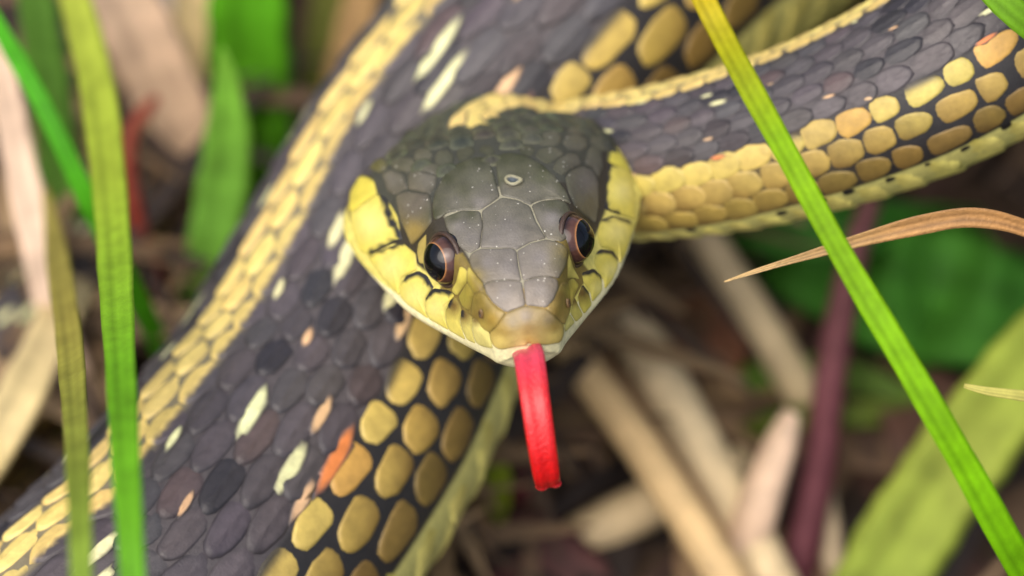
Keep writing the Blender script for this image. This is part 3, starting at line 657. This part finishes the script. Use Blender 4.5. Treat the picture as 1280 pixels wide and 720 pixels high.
colT = colramp([(0, (180, 70, 90)), (.3, (200, 62, 86)), (.46, (204, 24, 32)), (.65, (206, 12, 14)), (1, (190, 8, 10))], tt)[:, None, :] * (1 - .35 * np.abs(prof[:, 0]) ** 3 - .25 * np.exp(-(prof[:, 0] / .12) ** 2) + .10 * np.cos(prof[:, 0] * 14))[None, :, None]
tong = adopt(mesh('tongue', Vt, Ft, M_tongue, colT.reshape(-1, 3)), SNAKE); tong['label'] = 'flat glossy red tongue hanging from the mouth'
for sg in (-1, 1):
    e = C[-1] + sg * side[-1] * .043
    q = cr(np.array([e - tan[-1] * .03, e + tan[-1] * .01 + F * .05, e + F * .25, e - tan[-1] * .03 + F * .5 + side[-1] * sg * .03]), 8)
    ww = np.linspace(.042, .008, len(q)); tq = norm(np.gradient(q, axis=0)); s2 = norm(np.cross(tq, U)); n2 = np.cross(s2, tq); an = np.linspace(0, 2 * math.pi, 10, endpoint=False)
    R = q[:, None] + ww[:, None, None] * (np.cos(an)[None, :, None] * s2[:, None] + .7 * np.sin(an)[None, :, None] * n2[:, None])
    Vq, Fq = loft(R); tp = mesh('tongue_tip', Vq, Fq, M_tongue, np.tile(lin((170, 14, 18)), (len(Vq), 1))); tp.parent = tong

# ------------------------------------------------------------------ plants and straw, each its own thing
GR = [(0, (70, 120, 20)), (1, (96, 150, 24))]
YG = (150, 170, 40); LG = (120, 172, 40); DG = (60, 112, 24); TAN = (176, 150, 112); PK = (188, 160, 138); STR = (186, 168, 126)
B = blade
B('grass_leaf', 'long narrow bright green grass blade crossing in front of the raised neck', 'grass leaf',
  [(1560, 1010, z(-.1), 30), (1440, 930, d(1.2), 42), (1300, 745, d(-.3), 40), (1205, 580, d(-.8), 38), (1130, 450, d(-.9), 34), (1052, 318, d(-.8), 31), (985, 195, d(-.7), 30), (930, 95, d(-.7), 30), (878, -5, d(-.7), 29), (840, -90, d(.2), 24), (820, -160, d(.6), 4)],
  [(0, (90, 130, 30)), (.4, (104, 168, 6)), (.75, (128, 172, 8)), (.84, (176, 160, 28)), (.9, (186, 160, 30)), (1, (190, 150, 60))], fold=.22, twist=.15)
B('grass_leaf', 'short green grass tip beside the thick raised neck bend', 'grass leaf',
  [(1560, 260, z(-.1), 34), (1430, 150, d(.8), 40), (1310, 50, d(-.1), 38), (1240, -10, d(-.2), 34), (1180, -70, d(0), 8)], [(0, DG), (1, (110, 160, 30))])
B('dry_leaf', 'curled tan dry grass leaf with pointed tip under the neck', 'dry leaf',
  [(1640, 560, z(-.1), 20), (1460, 420, d(1.2), 24), (1340, 315, d(.3), 26), (1278, 283, d(.1), 22), (1215, 270, d(0), 27), (1150, 279, d(0), 26), (1080, 297, d(.02), 19), (1000, 321, d(0), 11), (945, 338, d(0), 7), (905, 352, d(0), 2)],
  [(0, (110, 80, 44)), (.45, (150, 98, 46)), (.6, (160, 112, 60)), (.85, (168, 126, 74)), (1, (196, 166, 112))], M_straw, fold=.5, streak=.22, twist=.5)
B('grass_tip', 'thin pale yellow grass tip beside the broad yellow green blade', 'grass tip',
  [(1700, 700, z(-.1), 24), (1500, 560, d(1.2), 20), (1360, 508, d(.3), 17), (1280, 495, d(.1), 14), (1235, 489, d(.05), 11), (1205, 482, d(.05), 6)], [(0, DG), (.5, (160, 170, 60)), (1, (206, 200, 110))])
B('broad_grass_leaf', 'broad blurred yellow green blade slanting behind the narrow blade', 'grass leaf',
  [(1000, 900, z(0), 70), (1090, 740, z(.5), 110), (1180, 600, z(1.0), 118), (1270, 480, z(1.5), 110), (1360, 370, z(1.9), 90), (1450, 240, z(2.2), 20)], [(0, (120, 140, 50)), (.5, (158, 172, 70)), (1, (150, 170, 60))])
B('broad_leaf', 'broad dark green leaf lying low below the dry curled leaf', 'leaf',
  [(900, 300, z(.1), 10), (950, 314, z(.3), 60), (1000, 330, z(.5), 105), (1060, 348, z(.4), 150), (1110, 362, z(.6), 165), (1170, 375, z(.4), 200), (1230, 388, z(.6), 165), (1290, 402, z(.4), 150), (1400, 430, z(.3), 40), (1460, 450, z(-.1), 12)], [(0, (66, 122, 40)), (.5, (74, 136, 44)), (1, (58, 112, 40))], face=norm(CAMDIR + np.array([0, 0, .6])))
B('broad_leaf', 'green leaf edge showing just under the neck', 'leaf',
  [(860, 262, z(.5), 8), (930, 285, z(.8), 50), (1040, 290, z(.9), 70), (1150, 280, z(.6), 50), (1230, 270, z(-.1), 10)], [(0, (60, 116, 40)), (1, (64, 126, 40))])
stalk('red_stem', 'dull reddish purple plant stem standing in the litter', 'stem',
  [(985, 780, z(-.1), 46), (1000, 700, z(.3), 46), (1022, 590, z(.6), 42), (1036, 480, z(.9), 40), (1052, 385, z(1.2), 38), (1072, 300, z(1.5), 34), (1090, 250, z(1.6), 26)], [(0, (92, 50, 58)), (.5, (128, 76, 82)), (1, (122, 82, 80))], M_grass)
SG = 'dry straws under the head'
stalk('straw', 'thick pale straw of the long pair, the one nearer the red stem', 'straw', [(690, 230, z(1.0), 50), (760, 350, z(.9), 60), (820, 460, z(.8), 66), (885, 580, z(.7), 66), (970, 740, z(.5), 70), (1050, 900, z(-.1), 60)], [(0, (193, 170, 132)), (.5, (216, 196, 155)), (1, (205, 180, 136))], group=SG)
stalk('straw', 'thick tan straw of the long pair, the one nearer the tongue', 'straw', [(640, 330, z(1.3), 40), (715, 440, z(1.2), 46), (790, 540, z(1.1), 50), (850, 630, z(1.0), 52), (915, 735, z(.8), 54), (1010, 900, z(-.1), 50)], [(0, (170, 145, 104)), (.5, (207, 177, 127)), (1, (200, 170, 120))], group=SG)
stalk('straw', 'brown edged straw squeezed between the two thick straws', 'straw', [(700, 380, z(.8), 22), (780, 490, z(.8), 26), (860, 610, z(.75), 28), (950, 750, z(.5), 30), (1020, 880, z(-.1), 30)], [(0, (136, 104, 72)), (1, (159, 123, 84))], group=SG)
stalk('straw', 'short straw leaning from below the neck into the litter', 'straw', [(850, 240, z(1.2), 40), (900, 325, z(.95), 46), (955, 410, z(.65), 48), (1010, 500, z(.3), 48), (1050, 570, z(-.1), 40)], [(0, (182, 161, 123)), (1, (202, 182, 139))], group=SG)
stalk('straw', 'pale broken straw lying crosswise under the straw pair', 'straw', [(620, 730, z(-.05), 54), (700, 688, z(.15), 60), (780, 645, z(.25), 62), (860, 605, z(.3), 54), (930, 575, z(.2), 40)], [(0, (170, 150, 113)), (1, (216, 191, 145))], group=SG)
stalk('straw', 'pinkish white split straw stub beside the red stem', 'straw', [(990, 515, z(1.2), 22), (978, 550, z(1.1), 40), (960, 600, z(.95), 50), (938, 665, z(.7), 56), (905, 760, z(.3), 60), (880, 850, z(-.1), 50)], [(0, (216, 186, 157)), (.5, (205, 175, 145)), (1, (193, 168, 136))], group=SG)
stalk('straw', 'thin grey straw standing at the foot of the purple red stem', 'straw', [(1020, 560, z(.4), 26), (1034, 650, z(.3), 32), (1048, 760, z(.1), 32), (1055, 830, z(-.1), 30)], [(0, (159, 141, 113)), (1, (182, 164, 134))], group=SG)
stalk('straw', 'flat tan straw lying level behind the short leaning straw', 'straw', [(830, 492, z(.05), 34), (920, 488, z(.1), 38), (1010, 482, z(.1), 36), (1110, 470, z(-.05), 30)], [(0, (148, 118, 79)), (1, (136, 111, 75))], group=SG)
B('grass_leaf', 'dim olive grass shoot low behind the red stem', 'grass leaf', [(900, 560, z(-.1), 20), (960, 530, z(.3), 30), (1040, 520, z(.4), 34), (1110, 515, z(.35), 30), (1170, 505, z(.2), 6)], [(0, (90, 104, 40)), (1, (100, 118, 44))])
B('grass_leaf', 'low green blade lying behind the red stem under the broad leaf', 'grass leaf', [(880, 500, z(-.1), 16), (950, 470, z(.3), 36), (1050, 468, z(.35), 42), (1140, 500, z(.3), 26), (1200, 540, z(-.1), 6)], [(0, (84, 112, 40)), (1, (92, 122, 44))])
B('grass_leaf', 'small yellow green blade peeking below the body beside the tongue', 'grass leaf', [(600, 690, z(-.1), 22), (620, 630, z(.6), 34), (622, 575, z(1.1), 26), (610, 530, z(1.4), 6)], [(0, (110, 120, 30)), (1, (140, 158, 40))])
for pts, lab, c in (([(800, 300, z(.1), 20), (850, 370, z(.25), 120), (880, 430, z(.2), 130), (900, 500, z(.05), 20)], 'russet dead leaf in the litter between two straws', (112, 70, 44)),
                    ([(1090, 420, z(.05), 20), (1160, 520, z(.3), 130), (1190, 600, z(.2), 120), (1200, 680, z(0), 20)], 'dark brown dead leaf under the broad yellow green blade', (70, 46, 34)),
                    ([(560, 640, z(.1), 20), (640, 690, z(.2), 120), (720, 740, z(.15), 110), (800, 780, z(0), 20)], 'dull maroon dead leaf below the tongue', (66, 34, 30)),
                    ([(690, 500, z(.3), 10), (680, 540, z(.5), 50), (660, 590, z(.3), 50), (640, 640, z(0), 10)], 'small wine red dead leaf right behind the tongue', (110, 44, 52))):
    B('dead_leaf', lab, 'dead leaf', pts, [(0, c), (1, np.array(c) * 1.1)], M_litter, face=norm(CAMDIR + np.array([.2, 0, .5])), fold=.3)
# left side
LGp = 'grass blades beside the body'
B('grass_leaf', 'slim bright green blade leaning over behind the yellow green upright blade', 'grass leaf', [(-60, -70, d(3.2), 6), (-10, 20, d(2.6), 20), (50, 125, d(2.3), 24), (110, 250, d(2.4), 26), (160, 350, d(3.0), 28), (210, 450, d(4.0), 28), (240, 520, z(-.1), 20)], [(0, (70, 160, 30)), (.5, (76, 158, 24)), (1, (70, 130, 24))], group=LGp)
B('grass_leaf', 'upright yellow green blade standing across the cream back stripe', 'grass leaf', [(180, 1120, z(-.1), 36), (172, 900, d(-2.2), 34), (166, 720, d(-2.5), 34), (158, 580, d(-2.0), 36), (150, 430, d(-.6), 42), (140, 260, d(1.4), 46), (122, 110, d(2.6), 44), (92, -10, d(3.3), 38), (60, -110, d(3.8), 6)], [(0, (80, 130, 30)), (.35, (88, 160, 28)), (.6, (110, 168, 34)), (.8, (158, 178, 56)), (1, (170, 180, 70))], group=LGp)
B('grass_leaf', 'thin olive blade standing beside the upright yellow green blade', 'grass leaf', [(110, 1120, z(-.1), 30), (104, 900, d(-2.2), 28), (102, 720, d(-2.6), 28), (98, 580, d(-1.8), 32), (88, 430, d(.5), 36), (72, 320, d(2.4), 30), (56, 230, d(3.4), 6)], [(0, (80, 124, 34)), (.4, (100, 150, 40)), (.6, (140, 150, 60)), (.8, (160, 150, 70)), (1, (150, 140, 70))], group=LGp)
B('grass_leaf', 'dark green blurred blade standing behind the slim leaning blade', 'grass leaf', [(95, 470, z(-.1), 40), (85, 330, z(.9), 50), (72, 180, z(1.8), 54), (52, 40, z(2.6), 50), (35, -80, z(3.2), 36)], [(0, (70, 104, 40)), (1, (92, 136, 50))], group=LGp)
B('broad_grass_leaf', 'broad bright green blade standing behind the pale green pointed blade', 'grass leaf', [(318, 300, z(-.1), 60), (316, 200, z(.6), 92), (312, 100, z(1.2), 104), (310, 0, z(1.9), 100), (306, -110, z(2.6), 70)], [(0, (70, 124, 24)), (.5, (92, 164, 30)), (1, (96, 172, 36))], group=LGp)
B('grass_leaf', 'pale green pointed blade leaning in front of the broad bright blade', 'grass leaf', [(226, 480, z(-.1), 30), (243, 390, z(.5), 40), (270, 280, z(1.3), 62), (284, 190, z(1.9), 62), (284, 110, z(2.4), 36), (278, 60, z(2.7), 6)], [(0, (96, 150, 44)), (.5, (126, 184, 70)), (1, (124, 180, 60))], group=LGp)
B('grass_leaf', 'olive blurred blade between the broad bright blade and the cream stripe', 'grass leaf', [(385, 240, z(-.1), 30), (395, 120, z(.6), 44), (408, 20, z(1.2), 44), (420, -80, z(1.8), 30)], [(0, (90, 100, 44)), (1, (130, 134, 66))], group=LGp)
DL = 'dry blades among the grass'
def dry(label, pts, stops): B('dry_grass_leaf', label, 'dry grass leaf', pts, stops, M_straw, group=DL)
dry('pinkish white dry blade rising behind the slim green blade', [(128, 640, z(-.1), 44), (105, 520, z(.9), 46), (72, 400, z(1.6), 46), (42, 280, z(2.2), 44), (15, 150, z(2.8), 40), (-10, 30, z(3.3), 30)], [(0, (200, 164, 134)), (.5, (214, 188, 164)), (1, (200, 172, 146))])
dry('wide brown tan dry blade slanting behind the upright grass', [(300, 380, z(-.1), 50), (258, 250, z(.8), 78), (210, 120, z(1.5), 90), (155, 0, z(2.1), 90), (100, -120, z(2.5), 60)], [(0, (166, 132, 100)), (.5, (196, 164, 132)), (1, (186, 160, 132))])
dry('tan dry blade upright beside the broad bright green blade', [(264, 320, z(-.1), 40), (256, 170, z(.8), 52), (246, 50, z(1.4), 58), (238, -80, z(1.9), 40)], [(0, (170, 140, 96)), (1, (214, 190, 132))])
dry('pale tan dry blade lying flat over the dark coil', [(-60, 640, z(.9), 50), (0, 545, z(1.7), 58), (48, 450, z(1.75), 56), (88, 370, z(1.5), 50), (150, 290, z(-.1), 30)], [(0, (190, 174, 122)), (1, (198, 174, 130))])
dry('greyish dry blade between the wide brown tan and the upright tan blade', [(225, 260, z(-.1), 30), (208, 120, z(.9), 56), (196, 0, z(1.5), 64), (185, -120, z(1.9), 40)], [(0, (170, 154, 140)), (1, (196, 180, 164))])
dry('narrow tan dry blade leaning next to the pinkish white one', [(60, 330, z(-.1), 24), (30, 200, z(.9), 40), (-5, 90, z(1.6), 44), (-40, -20, z(2.2), 30)], [(0, (150, 122, 84)), (1, (186, 158, 114))])
dry('brownish dry blade leaning beside the olive blurred blade', [(400, 260, z(-.1), 26), (420, 130, z(.8), 40), (446, 20, z(1.4), 44), (470, -80, z(1.9), 30)], [(0, (120, 92, 58)), (1, (160, 128, 80))])
stalk('red_stem', 'thin hooked red brown stem in front of the dark coil', 'stem', [(235, 470, z(-.1), 26), (205, 380, z(.8), 26), (175, 290, z(1.3), 22), (160, 215, z(1.6), 20), (164, 165, z(1.8), 18), (182, 138, z(1.9), 18), (196, 122, z(2.0), 10)], [(0, (84, 34, 26)), (.5, (140, 50, 36)), (1, (160, 84, 66))], M_grass)

# ------------------------------------------------------------------ litter and grass nobody could count
def scatter(name, label, cat, count, region, length, width, cols, mat, lift, upright, keep=None, wid=2):
    Vs, Fs, Cs, n = [], [], [], 0
    cols = [lin(c) for c in cols]
    while n < count * 10:
        x, y = rng.uniform(*region[0]), rng.uniform(*region[1])
        if keep and not keep(x, y): continue
        L = rng.uniform(*length); W_ = rng.uniform(*width); a = rng.uniform(0, 2 * math.pi); el = rng.normal(0, .12) if not upright else rng.uniform(.9, 1.45)
        dr = np.array([math.cos(a) * math.cos(el), math.sin(a) * math.cos(el), math.sin(el)]); sd_ = norm(np.cross(dr, (0.01, 0, 1))); nn_ = np.cross(sd_, dr)
        base = np.array([x, y, rng.uniform(*lift)]); c = cols[rng.integers(len(cols))] * rng.uniform(.7, 1.25)
        if not upright: base = base - dr * L / 2
        bend = rng.normal(0, .12) * L if not upright else -.25 * L
        for k in range(5):
            t = k / 4; ww = W_ * (1 - (2 * t - 1) ** 4 * .8) if not upright else W_ * (1 - t ** 2 * .95)
            ctr = base + dr * L * t + (nn_ if not upright else np.array([-dr[0], -dr[1], 1]) * -1) * bend * (t * t if upright else (t - .5) ** 2)
            Vs += [ctr - sd_ * ww / 2, ctr + sd_ * ww / 2 + nn_ * ww * .15]; Cs += [c, c]
        Fs += [(n + 2 * k, n + 2 * k + 1, n + 2 * k + 3, n + 2 * k + 2) for k in range(4)]; n += 10
    Vs = np.array(Vs); Vs[:, 2] = np.maximum(Vs[:, 2], -.12)
    return tag(mesh(name, Vs, Fs, mat, np.array(Cs)), label, cat, None, 'stuff')
scatter('leaf_litter', 'brown tangle of dead grass and leaf scraps on the soil', 'litter', 5200, ((-24, 24), (-16, 34)), (.8, 4.5), (.08, .38), [(52, 36, 26), (70, 50, 36), (36, 25, 19), (96, 74, 52), (126, 102, 74), (58, 36, 26), (28, 20, 17)], M_litter, (0, .22), False)
scatter('grass', 'short green grass around the snake', 'grass', 1500, ((-40, 40), (-14, 50)), (3, 8), (.15, .4), [(80, 124, 34), (100, 144, 40), (70, 108, 30), (140, 140, 60)], M_grass, (-.1, 0), True,
        keep=lambda x, y: (abs(x) > 7.5 and y > -6) or y > 11)

cl_ = body[(sb > 8) & (sb < 30), :3]
def under(x, y): q = np.hypot(cl_[:, 0] - x, cl_[:, 1] - y); return q.min() < .75
scatter('dry_thatch', 'matted dead grass pressed flat under the coiled body', 'thatch', 1400, ((-9, 9), (-5, 9)), (.8, 3.0), (.06, .22), [(70, 52, 36), (100, 78, 52), (44, 32, 24), (126, 104, 74)], M_litter, (.05, 1.45), False, keep=under)
